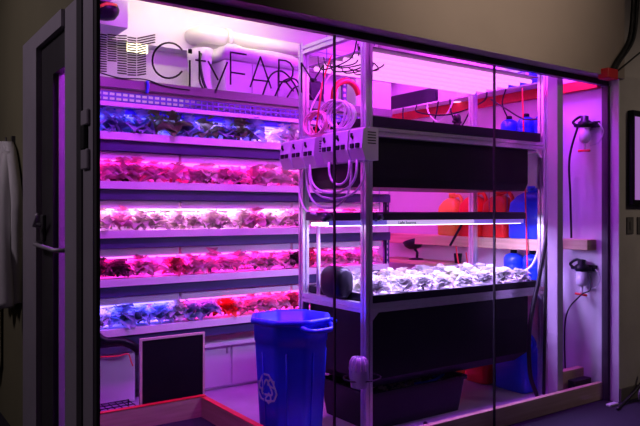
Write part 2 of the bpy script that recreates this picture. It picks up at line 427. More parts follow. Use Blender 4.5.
LM = dict(
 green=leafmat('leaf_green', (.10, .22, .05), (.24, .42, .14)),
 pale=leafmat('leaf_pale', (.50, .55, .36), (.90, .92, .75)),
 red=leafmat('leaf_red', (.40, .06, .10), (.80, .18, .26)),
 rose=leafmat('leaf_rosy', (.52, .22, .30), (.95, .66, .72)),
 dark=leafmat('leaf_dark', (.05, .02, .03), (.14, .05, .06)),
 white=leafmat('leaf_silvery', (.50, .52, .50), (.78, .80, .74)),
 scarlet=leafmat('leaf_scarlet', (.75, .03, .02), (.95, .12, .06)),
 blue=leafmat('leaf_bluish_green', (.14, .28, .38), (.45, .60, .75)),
)
PM = {}
for key in LM:
    for kind in ('lettuce', 'broad', 'frill'):
        PM[key, kind] = [plant_mesh('plant_%s_%s' % (key, kind), LM[key], kind) for _ in range(2)]
words = dict(green='green', pale='pale green', red='dark red', rose='rosy pink', dark='blackish', white='whitish', scarlet='bright red', blue='bluish green')
kw = dict(lettuce='lettuce', broad='broad-leaved plant', frill='frilly leaf plant')
rowname = ['top', 'second', 'third', 'fourth', 'lowest']
mix = [
  ([('green','broad'),('blue','lettuce'),('green','lettuce'),('blue','broad'),('blue','lettuce'),('green','broad')], .135),
  ([('rose','lettuce'),('red','broad'),('rose','frill'),('dark','broad'),('dark','lettuce'),('rose','broad'),('red','lettuce'),('pale','lettuce')], .125),
  ([('pale','lettuce'),('pale','broad'),('pale','lettuce'),('green','broad'),('pale','frill'),('pale','broad'),('rose','lettuce'),('pale','broad')], .12),
  ([('rose','lettuce'),('dark','frill'),('rose','frill'),('rose','broad'),('red','lettuce'),('rose','lettuce')], .12),
  ([('blue','lettuce'),('rose','frill')], .12)]
nplant = 0
def put_plant(x, y, z, key, kind, s, label, group):
    global nplant
    me = random.choice(PM[key, kind])
    o = bpy.data.objects.new({'lettuce': 'lettuce', 'broad': 'leafy_plant', 'frill': 'frilly_lettuce'}[kind], me); COL.objects.link(o)
    o.location = (x, y, z); o.rotation_euler = (random.uniform(-.12, .12), random.uniform(-.12, .12), random.uniform(0, 6.28)); o.scale = (s, s, s*(1.32 if z != .914 else 1.0))
    o['label'] = label; o['category'] = 'plant'; o['group'] = group; nplant += 1
for i, z in enumerate(LV):
    kinds, hgt = mix[i]; x = 1.50; col = 0
    while x < 4.12:
        for r, y in enumerate((1.965, 2.19)):
            if r == 1 and col % 4 == 3: continue
            xx = x+random.uniform(-.03, .03)+r*.08
            if xx > 4.12: continue
            pxx = 0
            if i == 0 and 2.80 < xx < 2.98: continue
            key, kind = random.choice(kinds)
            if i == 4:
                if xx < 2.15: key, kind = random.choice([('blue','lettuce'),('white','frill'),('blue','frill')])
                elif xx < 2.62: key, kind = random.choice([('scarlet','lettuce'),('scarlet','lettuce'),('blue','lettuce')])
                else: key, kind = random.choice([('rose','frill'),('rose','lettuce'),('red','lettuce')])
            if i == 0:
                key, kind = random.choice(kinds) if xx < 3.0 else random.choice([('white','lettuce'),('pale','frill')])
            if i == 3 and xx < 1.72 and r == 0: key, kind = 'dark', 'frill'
            s = random.uniform(1.12, 1.45)*(hgt/.125)
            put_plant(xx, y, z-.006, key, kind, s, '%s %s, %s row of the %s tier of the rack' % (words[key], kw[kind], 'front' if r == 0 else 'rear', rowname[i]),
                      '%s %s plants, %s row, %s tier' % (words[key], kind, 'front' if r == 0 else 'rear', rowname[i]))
        x += .142; col += 1

# ------------------------------------------------------------------ items above the rack
dz = MB().box(RX0, RX1-.0, 1.86, 1.885, 2.372, 2.445, bev=.003)
ob = dz.build('metal_beam', M['duct']); tag(ob, 'long dull grey metal beam above the top wire shelf of the plant rack', 'beam')
# it rests on brackets of its own
dt = MB().box(RX0, RX1, 1.885, 1.92, 2.349, 2.372); o_ = dt.build('bracket_rail', M['duct']); o_.parent = ob; o_.location = -ob.location
# big white cabinet on top shelf with covered lid
a0 = atY(225, 95, 1.95); a1 = atY(297, 95, 1.95)
cx0, cx1 = a0.x, a1.x+.05
cb = thing('storage_cabinet', ((cx0+cx1)/2, 2.2, 2.292), 'large white cabinet with tall seamed doors standing on top of the plant rack', 'cabinet')
MB().box(cx0, cx1, 1.96, 2.42, 2.292, 2.72, bev=.01).build('body', M['cabinet'], cb)
wd = (cx1-cx0)/3
for k in range(3): bx(cx0+k*wd+.004, cx0+(k+1)*wd-.004, 1.945, 1.959, 2.30, 2.71, bev=.003).build('door', M['cabinet'], cb)
# plastic cover
cv = MB(); n = 26; rings = []
for k in range(2):
    pass
m = MB(); nx = 24
for (zz, ins) in ((2.735, -.02), (2.82, -.015), (2.855, .03)):
    ring = []
    for j in range(48):
        a = j/48*4; sd = int(a); f = a-sd
        X0, X1, Y0, Y1 = cx0+ins-.0, cx1-ins, 1.93+ins, 2.43-ins
        p = [(X0+(X1-X0)*f, Y0), (X1, Y0+(Y1-Y0)*f), (X1-(X1-X0)*f, Y1), (X0, Y1-(Y1-Y0)*f)][sd]
        ring.append((p[0], p[1], zz+random.uniform(-.012, .012)-(p[0]-cx0)*.04))
    rings.append(ring)
m.loft(rings, cap=True, smooth=True)
o_ = m.build('plastic_sheet', M['plastic']); tag(o_, 'crumpled cloudy plastic sheet draped over the white cabinet on top of the rack', 'plastic sheet')
# wrapped side bundle left of cabinet
m = MB(); rings = []
for k in range(7):
    z = 2.292+k*.085; w = .10+.03*math.sin(k*1.3); rings.append([(cx0-.13+w*math.cos(a)*(1-.04*k), 2.15+.16*math.sin(a), z+random.uniform(-.006, .006)*(k > 0)) for a in [j*PI/7 for j in range(14)]])
m.loft(rings, smooth=True); o_ = m.build('wrapped_bundle', M['plastic']); tag(o_, 'pale plastic wrapped bundle left of the white cabinet on the rack top', 'bundle')
# pipe
pv = thing('ventilation_pipe', (2.9, 2.25, 2.9), 'fat cream pipe with an elbow joint running high across the back wall', 'pipe')
pa = atY(203, 34, 2.28); pb = atY(222, 40.5, 2.28)
MB().tube([(pa.x-.03, BACK-.17, pa.z), (pa.x-.03, 2.36, pa.z), (pa.x+.0, 2.30, pa.z), (pa.x+.06, 2.28, pa.z), (pb.x+.03, 2.28, pa.z)], .072, n=18).build('elbow', M['pipe'], pv)
MB().lathe((pb.x+.03, 2.28, pa.z), [(.080, 0), (.080, .04)], n=20, axis='X').build('joint_ring', M['pipe'], pv)
MB().lathe((pb.x+.07, 2.28, pa.z), [(.058, 0), (.058, GR-pb.x-.09)], n=18, axis='X').build('straight_run', M['pipe'], pv)
# small cream ceiling shade and red-brown dome at the far left
q = atY(105, 12, 1.78)
dm = thing('dome_camera', (q.x, 1.78, q.z), 'dark dome camera with an orange stripe in the top left corner behind the glass', 'camera')
MB().lathe((q.x, 1.78, q.z), [(.02, -.06), (.07, -.045), (.095, -.01), (.10, .02), (.09, .05)], n=20).build('dome', M['tank'], dm)
MB().lathe((q.x, 1.78, q.z), [(.045, .05), (.045, CEIL-q.z)], n=12).build('stem', M['pipe'], dm)
MB().tube([(q.x-.10, 1.71, q.z-.01), (q.x-.02, 1.675, q.z+.03), (q.x+.06, 1.71, q.z+.04)], .012, n=6).build('orange_band', M['orange'], dm)
# glowing box for the bright yellow patch on the wall
q = atY(137, 49, BACK-.17)
lb = thing('glowing_box', (q.x, BACK-.18, q.z), 'small glowing yellow box at the foot of the cream wall behind the emblem', 'lamp')
bx(q.x-.085, q.x+.085, BACK-.20, BACK-.162, q.z-.035, q.z+.04, bev=.006).build('box_cover', E['warm'], lb)
bx(q.x-.12, q.x+.12, BACK-.22, BACK-.162, q.z+.04, q.z+.052).build('box_cap', M['pipe'], lb)
# unseen ceiling fixture added to light the back left wall
fx = thing('added_ceiling_light', (2.4, 1.95, CEIL-.07), 'added unseen white ceiling light above the left of the plant rack', 'ceiling light')
bx(1.6, 3.2, 1.85, 2.05, CEIL-.07, CEIL-.001, bev=.01).build('housing', M['housing'], fx)
area('lamp', (2.4, 1.95, CEIL-.085), 1.5, .12, (1., .92, .55), 12, rot=(math.radians(50), 0, 0), parent=fx)
# black cloth bag hanging between posts, white trunk line etc
q = atY(315, 92, 2.0)
bb = MB(); bb.box(q.x-.085, q.x+.085, 1.97, 2.03, 2.292, q.z+.10, bev=.02)
bb.box(q.x-.03, q.x+.03, 1.99, 2.01, q.z+.10, q.z+.12)
for i_, v in enumerate(bb.v): v.x += (v.z-q.z)*-.15
o_ = bb.build('speaker', M['tank']); tag(o_, 'small black box hanging behind the left end of the white cords', 'speaker')

# ------------------------------------------------------------------ aluminium rack (front)
AX0, AX1, AY0, AY1 = 2.697, 4.56, .35, 1.14
ar = thing('aluminium_rack', ((AX0+AX1)/2, .74, .012), 'slotted aluminium profile rack carrying two deep black tubs in front of the plant rack', 'rack')
def tslot(x, y, z0, z1, w=.056):
    s = w/2; g = .007; d = .014
    poly = [(-s,-s),(-g,-s),(-g,-s+d),(g,-s+d),(g,-s),(s,-s),(s,-g),(s-d,-g),(s-d,g),(s,g),(s,s),(g,s),(g,s-d),(-g,s-d),(-g,s),(-s,s),(-s,g),(-s+d,g),(-s+d,-g),(-s,-g)]
    return MB().prism([(x+s+a, y+s+b) for a, b in poly], z0, z1)
for x in (AX0, AX1-.056):
    for y in (AY0, AY1-.056): tslot(x, y, .012, 2.70).build('post', M['alu'], ar)
def rail(a, b, z0, z1, along):
    m = MB()
    h = z1-z0
    if along == 'X':
        y = a[1]; m.box(a[0], b[0], y, y+.05, z0, z0+h*.42).box(a[0], b[0], y+.012, y+.038, z0+h*.42, z0+h*.58).box(a[0], b[0], y, y+.05, z0+h*.58, z1)
    else:
        x = a[0]; m.box(x, x+.05, a[1], b[1], z0, z0+h*.42).box(x+.012, x+.038, a[1], b[1], z0+h*.42, z0+h*.58).box(x, x+.05, a[1], b[1], z0+h*.58, z1)
    return m
for z0, z1 in ((1.957, 2.016), (.812, .874)):
    for y in (AY0+.002, AY1-.054): rail((AX0+.056, y), (AX1-.056, y), z0, z1, 'X').build('rail', M['alu'], ar)
    for x in (AX0+.002, AX1-.054): rail((x, AY0+.056), (x, AY1-.056), z0, z1, 'Y').build('rail', M['alu'], ar)
for y in (AY0+.002, AY1-.054): rail((AX0+.056, y), (AX1-.056, y), 2.62, 2.68, 'X').build('rail', M['alu'], ar)
for x in (AX0+.002, AX1-.054): rail((x, AY0+.056), (x, AY1-.056), 2.62, 2.68, 'Y').build('rail', M['alu'], ar)
# corner gussets
for sx, x in ((1, AX0+.056), (-1, AX1-.056)):
    for z in (1.957, .812):
        MB().add([(x, AY0+.01, z), (x+sx*.06, AY0+.01, z), (x, AY0+.01, z-.06), (x, AY0+.03, z), (x+sx*.06, AY0+.03, z), (x, AY0+.03, z-.06)],
                 [(0,1,2),(5,4,3),(0,3,4,1),(1,4,5,2),(2,5,3,0)]).build('gusset', M['alu'], ar)
# tubs
def tub(zr0, zr1, zb, label, taper=.0):
    t = thing('deep_tub', (3.6, .74, zb), label, 'tub', 'deep black tubs on the aluminium rack')
    x0, x1, y0, y1 = AX0+.062, AX1-.17, AY0+.062, AY1-.062
    m = MB(); r = [[(x0+taper*.5, y0+taper*.3, zb), (x1-taper, y0+taper*.3, zb+.0), (x1-taper, y1-taper*.3, zb), (x0+taper*.5, y1-taper*.3, zb)],
                   [(x0, y0, zb+.06), (x1, y0, zb+.06), (x1, y1, zb+.06), (x0, y1, zb+.06)],
                   [(x0, y0, zr0), (x1, y0, zr0), (x1, y1, zr0), (x0, y1, zr0)]]
    m.loft(r, cap=True, smooth=False); m.build('body', M['tank'], t)
    a0, a1, b0, b1 = AX0+.058, AX1-.06, AY0-.005, AY1+.005
    a1 = AX1-.10
    m = MB()
    m.box(a0, a1, b0, b0+.02, zr0+.001, zr1).box(a0, a1, b1-.02, b1, zr0+.001, zr1).box(a0, a0+.02, b0+.02, b1-.02, zr0+.001, zr1).box(a1-.02, a1, b0+.02, b1-.02, zr0+.001, zr1)
    m.box(a0+.02, a1-.02, b0+.02, b1-.02, zr0+.001, zr0+.015)
    m.build('rim', M['tank'], t)
    return t, (a0, a1, b0, b1)
t1, _ = tub(2.017, 2.085, 1.63, 'upper deep black tub resting on the top rail of the aluminium rack', .03)
t2, tb = tub(.875, .925, .30, 'lower deep black tub holding white-lit plants on the aluminium rack', .12)
o_ = bx(tb[0]+.022, tb[1]-.022, tb[2]+.022, tb[3]-.022, .8905, .915).build('growing_mat', M['pad'])
tag(o_, 'pale growing mat filling the lower black tub', 'mat')
for r in range(4):
    for c in range(8):
        x = tb[0]+.12+c*.21+random.uniform(-.03, .03)+(r % 2)*.07; y = tb[2]+.12+r*.175+random.uniform(-.02, .02)
        if x > tb[1]-.09: continue
        key, kind = random.choice([('white','lettuce'),('pale','lettuce'),('white','broad'),('white','frill')])
        put_plant(x, y, .914, key, kind, random.uniform(.95, 1.25), '%s %s, %s row of the lower black tub' % (words[key], kw[kind], ['front', 'second', 'third', 'rear'][r]),
                  '%s %s plants, lower tub, row %s' % (words[key], kind, ['front', 'second', 'third', 'rear'][r]))
# bottom tote
tt = thing('storage_tote', (3.2, .74, .012), 'black storage tote on the floor beneath the lower deep tub', 'tote')
m = MB(); rr = []
X0, X1, Y0, Y1 = 2.78, 3.70, .42, 1.0
def rrect(x0, x1, y0, y1, z, r=.04, n=4):
    out = []
    for cx, cy, a0 in ((x1-r, y0+r, -PI/2), (x1-r, y1-r, 0), (x0+r, y1-r, PI/2), (x0+r, y0+r, PI)):
        for k in range(n+1): a = a0+k*PI/2/n; out.append((cx+r*math.cos(a), cy+r*math.sin(a), z))
    return out
m.loft([rrect(X0+.03, X1-.03, Y0+.03, Y1-.03, .012), rrect(X0, X1, Y0, Y1, .245), rrect(X0-.015, X1+.015, Y0-.015, Y1+.015, .246), rrect(X0-.015, X1+.015, Y0-.015, Y1+.015, .268),
        rrect(X0+.01, X1-.01, Y0+.01, Y1-.01, .268), rrect(X0+.03, X1-.03, Y0+.03, Y1-.03, .20)], smooth=False)
m.build('body', M['tank'], tt)
# pebbles in tote
m = MB()
for k in range(120):
    x, y = random.uniform(X0+.3, X1-.1), random.uniform(Y0+.06, Y1-.06); r = random.uniform(.010, .016)
    m.lathe((x, y, .205), [(r*.5, -.006), (r, .002), (r*.6, .012)], n=6)
o_ = m.build('pebbles', M['paleframe']); tag(o_, 'scattering of pale pebbles inside the black tote on the floor', 'pebbles', kind='stuff')
o_ = MB().tube(spline([(3.35, .60, .215), (3.45, .52, .24), (3.6, .56, .26), (3.62, .68, .22)]), .012).build('hose', M['bluecord']); tag(o_, 'short blue hose curled inside the black floor tote', 'hose')

# LED bars on top
tf = thing('grow_light', ((AX0+AX1)/2, .74, 2.48), 'wide bright pink bar grow light hanging over the upper tub of the aluminium rack', 'grow light')
x0, x1 = AX0+.07, AX1-.08
for k in range(6):
    y = AY0+.10+k*.118
    MB().tube([(x0+.01, y, 2.512), (x1-.01, y, 2.512)], .018, n=10).build('led_bar', E['top'], tf)
    area('lamp', ((x0+x1)/2, y, 2.492), x1-x0-.04, .022, PINK, 3.6, parent=tf)
bx(x0, x1, AY0+.03, AY1-.03, 2.533, 2.542).build('reflector', M['reflector'], tf)
for x in (x0+.1, x1-.1): bx(x-.02, x+.02, AY0+.06, AY1-.06, 2.543, 2.57).build('cross_bar', M['alu'], tf)
for x in (x0+.1, x1-.1):
    for y in (AY0+.12, AY1-.12): MB().tube([(x, y, 2.568), (x, y, CEIL)], .003, n=5).build('hanger_wire', M['wire'], tf)

# added unseen ceiling lights that brighten walls and shelf fronts
for x, y, wd, cc, lb_ in ((1.85, .42, 72, (.56, .04, 1.), 'added unseen violet ceiling light above the entry corner'), (4.3, 1.5, 48, (.85, .035, .95), 'added unseen pink ceiling light above the rear right corner'),
                      (4.45, .24, 85, (.46, .04, 1.), 'added unseen violet ceiling light beside the right glass pane')):
    g = thing('ceiling_grow_light', (x, y, CEIL-.08), lb_, 'grow light')
    bx(x-.35, x+.35, y-.15, y+.15, CEIL-.07, CEIL-.001, bev=.01).build('housing', M['housing'], g)
    area('lamp', (x, y, CEIL-.075), .66, .26, cc, wd, parent=g)
# mid light bar
mf = thing('grow_light', (3.45, .55, 1.38), 'long dark-backed tube light hanging above the white-lit plants of the lower tub', 'grow light')
mx0, mx1 = 2.44, 4.40
m = MB()
prof = [(.44, 1.41), (.44, 1.455), (.455, 1.465), (.645, 1.465), (.66, 1.455), (.66, 1.41)]
m.loft([[(x, y, z) for y, z in prof] for x in (mx0, mx1)], smooth=False); m.build('housing', M['darkhouse'], mf)
bx(mx0+.03, 2.95, .438, .444, 1.378, 1.409).build('glowing_reflector_film', E['bluefilm'], mf)  # reflector films glow to paint the tube light on their faces
bx(2.952, 3.80, .438, .444, 1.378, 1.409).build('glowing_reflector_film', E['film'], mf)
bx(3.802, mx1-.03, .438, .444, 1.378, 1.409).build('glowing_reflector_film', E['bluefilm'], mf)
for y in (.47, .55, .63): MB().tube([(mx0+.03, y, 1.385), (mx1-.03, y, 1.385)], .012, n=8).build('tube_lamp', E['tube'], mf)
for x in (mx0-.0, mx0+.42):
    MB().lathe((x-.02, .43, 1.43), [(.028, 0), (.03, .02), (.022, .055)], n=10, axis='X').build('socket_plug', M['darkhouse'], mf)
for x in (2.9, 4.2): 
    for y in (.46, .64): MB().tube([(x, y, 1.464), (x, y, 1.6295)], .0025, n=5).build('hanger_wire', M['wire'], mf)
area('lamp', ((mx0+mx1)/2+.1, .55, 1.37), 1.7, .16, (.52, .34, 1.), 58, parent=mf)
text('Light Sources', 'printed_writing', .030, (3.05, .4365, 1.383), M['darkhouse'], mf)

# pole on side rail, dark rounded fan casing
o_ = MB().lathe((2.722, .92, .875), [(.014, 0), (.014, .49)], n=12).build('plastic_pole', M['pipe']); tag(o_, 'slim white pole standing on the left side rail of the aluminium rack', 'pole')
m = MB(); rings = []
for k, (y, s) in enumerate(((.58, .75), (.60, .95), (.66, 1), (.76, 1), (.79, .9), (.80, .6))):
    rings.append([(2.715+.075*s*math.cos(a)*1.0, y, .985+.11*s*(abs(math.sin(a))**.7)*(1 if math.sin(a) > 0 else -1)) for a in [j*2*PI/20 for j in range(20)]])
m.loft(rings, smooth=True)
o_ = m.build('fan_casing', M['tank']); tag(o_, 'dark rounded casing resting on the left side rail near the slim white pole', 'fan')

# ballasts
bal = []
k = 0
def ballast(y0, z0, tilt, label):
    b = thing('ballast_box', (2.60, y0+.07, z0), label, 'ballast', 'grey ballast boxes hung on the rack side')
    x0, x1, w, h = 2.545, 2.675, .137, .20
    m = MB(); prof = [(x1, 0), (x0+.03, 0), (x0, .07), (x0+.012, h-.01), (x0+.03, h), (x1, h)]
    m.add([(x, y0, z0+z) for x, z in prof]+[(x, y0+w, z0+z) for x, z in prof],
          [tuple(range(6)), tuple(reversed(range(6, 12)))]+[(i, i+6, (i+1) % 6+6, (i+1) % 6) for i in range(6)])
    b = m.build('case', M['ballast'], b)
    q = MB()
    for j in range(5): q.box(x0+.045, x1-.02, y0-.0016, y0-.0002, z0+.10+j*.017, z0+.107+j*.017)
    q.build('vent', M['black'], b)
    for j in range(2):
        MB().box(x0-.010, x0+.006, y0+.025+j*.055, y0+.06+j*.055, z0+.075, z0+.105, bev=.003).build('socket', M['tank'], b)
    MB().tube([(x0+.012, y0+.10, z0+.135), (x0-.004, y0+.10, z0+.15), (x0-.002, y0+.10, z0+.17)], .008, n=6).build('switch', M['tank'], b)
    MB().box(x1, 2.696, y0+.02, y0+.12, z0+.185, z0+.205).build('hook', M['alu'], b)
    return b
nm = ['nearest the glass', 'second from the glass', 'third from the glass', 'fourth from the glass', 'fifth from the glass', 'farthest from the glass']
for j in range(6):
    y = .20+j*.150+(.07 if j > 2 else 0)
    ballast(y, 1.785-(.012 if j > 2 else 0), 0, 'grey ballast box on the left side of the aluminium rack, %s' % nm[j])
# cords: coils above, loops beneath
for j, (cy, cz, ry, rz_, x, mm, lab) in enumerate((
     (.62, 2.10, .17, .10, 2.63, 'cord', 'white cord coiled in wide rings above the ballast boxes'),
     (.50, 2.09, .12, .085, 2.60, 'cord', 'white cord coiled in tight rings above the front ballast boxes'),
     (.80, 2.07, .12, .08, 2.61, 'pinkcord', 'pinkish cord coiled above the rear ballast boxes'))):
    pts = []
    for k in range(97):
        a = k/96*2*PI*4; w = 1-.10*math.sin(k*.37); pts.append((x+.03*math.sin(a*.5+j)+.008*(k/24), cy+ry*w*math.cos(a), cz+rz_*w*math.sin(a)))
    o_ = MB().tube(pts, .007, n=6).build('power_cord', M[mm]); tag(o_, lab, 'cord')
for j, (ya, yb, dep, x) in enumerate(((.24, .86, .24, 2.60), (.28, .80, .20, 2.57), (.40, .92, .30, 2.62), (.33, .55, .15, 2.55))):
    pts = [(x, ya+(yb-ya)*(.5-.5*math.cos(PI*k/20))*1.0, 1.79-dep*math.sin(PI*k/20)**.6) for k in range(21)]
    o_ = MB().tube(pts, .008, n=6).build('power_cord', M['cord'])
    tag(o_, ['long white cord looping below the ballast boxes from front to rear', 'middle white cord looping below the ballast boxes', 'lowest hanging white cord loop below the ballast boxes', 'small white cord loop below the front ballast boxes'][j], 'cord')
def hose(pts, r, m, label, name='hose', cat='hose', n=8):
    o = MB().tube(spline(pts), r, n=n).build(name, M[m]); return tag(o, label, cat)
hose([(2.62, .95, 1.78), (2.60, .98, 1.60), (2.50, .75, 1.48), (2.40, .48, 1.45)], .007, 'cord', 'white cord dropping from the ballast boxes to the end of the tube light', 'power_cord', 'cord')
hose([(2.58, .75, 2.0), (2.58, .70, 2.2), (2.62, .72, 2.35), (2.75, .80, 2.56)], .006, 'redcord', 'thin red cord rising from the ballast boxes to the top light', 'power_cord', 'cord')
hose([(2.60, .85, 2.0), (2.66, .90, 2.22), (2.9, .85, 2.58), (3.0, .8, 2.58)], .006, 'cord', 'thin white cord rising behind the red one to the top light', 'power_cord', 'cord')
# messy dark cables over top fixture left
for j in range(7):
    x = 2.70+j*.05; 
    hose([(x, .45+.05*j, 2.58), (x+.06, .6, 2.50-.02*(j % 3)), (x-.06, .75, 2.44+.03*(j % 2)), (x+.04, .95, 2.58)], .005, 'black', 
         'thin dark cable over the left end of the pink bar light, %s' % ['nearest the post', 'second from the post', 'third from the post', 'fourth from the post', 'fifth from the post', 'sixth from the post', 'farthest from the post'][j], 'cable', 'cable', 6)
# dark cables over white cabinet
for j, (dx, hh) in enumerate(((0, .22), (.12, .17), (.24, .12))):
    c = atY(285, 96, 1.90)
    pts = [(c.x-.22+dx, 1.90, 2.45), (c.x-.14+dx, 1.90, 2.45+hh*.8), (c.x-.02+dx, 1.90, 2.45+hh), (c.x+.10+dx*.6, 1.90, 2.45+hh*.55), (c.x+.16+dx*.6, 1.90, 2.45)]
    hose(pts, .008, 'black', ['large black cable arch in front of the white cabinet', 'middle black cable arch in front of the white cabinet', 'small black cable arch in front of the white cabinet'][j], 'cable', 'cable', 6)
q = atY(205, 70, 1.9)
hose([atY(202, 48, 2.1), atY(200, 62, 1.95), atY(203, 80, 1.9), (atY(206, 90, 1.88).x, 1.875, 2.44)], .012, 'black', 'black cable dropping beside the letter t in front of the wrapped bundle', 'cable', 'cable')
hose([(q_.x, 1.85, q_.z) for q_ in (atY(98, 72, 1.85), atY(120, 78, 1.85), atY(145, 79.5, 1.85), atY(165, 86, 1.85), atY(190, 90, 1.85))], .005, 'black', 'thin dark cable lying along the grey beam at the left', 'cable', 'cable')
hose([(q_.x, 1.84, q_.z) for q_ in (atY(147, 81, 1.84), atY(148, 86, 1.84), atY(147, 93, 1.84))], .012, 'bluecord', 'short blue hose end hanging over the wire shelf', 'hose', 'hose')
# red arched hose and stuff at right top
hose([(q_.x, 1.935, q_.z) for q_ in (atY(333, 112, 1.935), atY(334, 92, 1.935), atY(338, 84, 1.935), atY(347, 81, 1.935), atY(355, 86, 1.935), atY(359, 95, 1.935))], .028, 'redcord', 'thick red arched hose between the first two aluminium posts', 'hose')
q = atY(344, 95, 1.95)
pr = thing('perforated_post', (q.x, 1.95, 2.292), 'navy perforated upright behind the red arched hose', 'post')
m = bx(q.x-.025, q.x+.025, 1.94, 1.96, 2.292, q.z+.12); m.build('channel', M['beam'], pr)
bx(q.x-.012, q.x+.012, 1.938, 1.9395, 2.30, q.z+.11).build('hole_row', M['punched'], pr)
# white box behind
a = atY(350, 108, 2.1); b = atY(385, 85, 2.1)
o_ = bx(a.x, b.x, 2.0, 2.3, 2.292, b.z, bev=.01).build('white_carton', M['cabinet']); tag(o_, 'white carton on top of the plant rack right of the navy upright', 'carton')
# red pieces + dark clutter over the upper tub towards back right
a = atY(392, 118, 1.7)
o_ = MB().box(4.63, 4.81, 1.70, 2.38, 2.531, 2.68, bev=.01).build('storage_crate', M['purplebox']); tag(o_, 'dark crate on the far end of the high thin shelf', 'crate')

# ------------------------------------------------------------------ right wall: red beam, shelves, jugs
o_ = bx(4.765, GR-.001, .05, 2.55, 2.435, 2.515, bev=.004).build('wall_beam', M['redpaint']); tag(o_, 'red painted beam along the top of the right inner wall', 'beam')
sh = bx(4.60, GR-.001, .42, 2.45, 2.516, 2.53).build('wall_shelf', M['wall']); tag(sh, 'high thin shelf on the red beam under the lying blue bottle', 'shelf')
sh = bx(4.60, GR-.001, .42, 2.45, 1.145, 1.24, bev=.004).build('wall_shelf', M['wood']); tag(sh, 'long wooden wall shelf carrying the red, orange and blue jugs', 'shelf')
sh = bx(4.60, GR-.001, .42, 1.5, 1.97, 2.0).build('wall_shelf', M['wall']); tag(sh, 'upper white wall shelf behind the upper black tub', 'shelf')
sh = bx(4.60, GR-.001, .42, 1.3, .80, .84).build('wall_shelf', M['wall']); tag(sh, 'low white wall shelf under the blue buckets', 'shelf')
sh = bx(4.50, GR-.001, 1.45, 2.45, .955, .985).build('wall_shelf', M['wood']); tag(sh, 'pale wall shelf holding the tilted black lamp', 'shelf')
o_ = bx(4.70, GR, .09, .33, 1.165, 1.25, bev=.004).build('wooden_block', M['wood']); tag(o_, 'wooden block fixed to the right inner wall between the two filters', 'block')
def jug(x, y, z, wx, wy, h, m, label, rot=0):
    j = thing('jug', (x, y, z), label, 'jug', 'plastic jugs by the right wall')
    r = []
    for f, s in ((0, .9), (.03, 1), (.55, 1), (.72, .93), (.86, .62), (.93, .32)):
        r.append(rrect(x-wx/2*s, x+wx/2*s, y-wy/2*s, y+wy/2*s, z+h*f, r=min(wx, wy)*.22*s))
    MB().loft(r, smooth=True).build('body', M[m], j)
    MB().lathe((x, y, z+h*.93), [(.028, 0), (.028, .012), (.034, .012), (.034, .05), (.02, .052)], n=16).build('cap', M[m], j)
    MB().tube(spline([(x, y-wy*.42, z+h*.70), (x, y-wy*.52, z+h*.86), (x, y-wy*.34, z+h*1.0), (x, y-wy*.05, z+h*.95)]), .017).build('handle', M[m], j)
    return j
jug(4.705, .62, 1.241, .20, .36, .42, 'blue', 'large blue jug on the wooden wall shelf right of the red jugs')
jug(4.705, .96, 1.241, .20, .27, .40, 'red', 'red jug on the wooden wall shelf beside the blue jug')
jug(4.705, 1.25, 1.241, .20, .26, .40, 'red', 'red jug on the wooden wall shelf beside the orange jug')
jug(4.705, 1.53, 1.241, .20, .24, .38, 'orange', 'orange jug at the left end of the jug row on the wooden wall shelf')
jug(4.49, .60, .0125, .24, .34, .46, 'blue', 'big blue jug on the floor behind the right aluminium post')
jug(4.46, .93, .0125, .24, .26, .42, 'red', 'red jug on the floor left of the big blue jug')
jug(4.50, 1.30, .0125, .22, .24, .38, 'orange', 'orange jug on the floor behind the red floor jug')
def bottle(x, y, z, r, h, m, label, name='bottle', cat='bottle'):
    j = thing(name, (x, y, z), label, cat, 'blue bottles and buckets by the right wall')
    pr_ = [(r*.94, 0), (r, .015)]
    for k in range(4): pr_ += [(r, h*(.15+.15*k)), (r*.96, h*(.18+.15*k)), (r, h*(.21+.15*k))]
    pr_ += [(r, h*.84), (r*.8, h*.94), (r*.35, h)]
    MB().lathe((x, y, z), pr_, n=20).build('body', M[m], j)
    MB().lathe((x, y, z+h), [(r*.34, 0), (r*.34, .025), (r*.2, .03)], n=12).build('cap', M['tank'], j)
for y, lb_ in ((.84, 'leftmost blue bottle on the upper white wall shelf'), (.66, 'middle blue bottle on the upper white wall shelf'), (.485, 'blue bottle on the upper white wall shelf beside the aluminium post')):
    bottle(4.69, y, 2.001, .074, .27, 'blue', lb_)
bottle(4.70, .80, .841, .085, .27, 'blue', 'ribbed blue bucket at the left under the wooden shelf', 'bucket', 'bucket')
bottle(4.70, .60, .841, .085, .27, 'blue', 'ribbed blue bucket at the right under the wooden shelf', 'bucket', 'bucket')
j = thing('water_bottle', (4.70, .75, 2.531), 'big blue water bottle lying on the high thin shelf above the red beam', 'bottle')
MB().lathe((4.70, .48, 2.531+.078), [(.06, 0), (.076, .02), (.076, .12), (.071, .14), (.076, .16), (.076, .30), (.071, .32), (.076, .34), (.06, .42), (.03, .46), (.03, .50)], n=20, axis='Y').build('body', M['blue'], j)
MB().lathe((4.70, .985, 2.531+.078), [(.034, 0), (.034, .03)], n=12, axis='Y').build('cap', M['bluecord'], j)
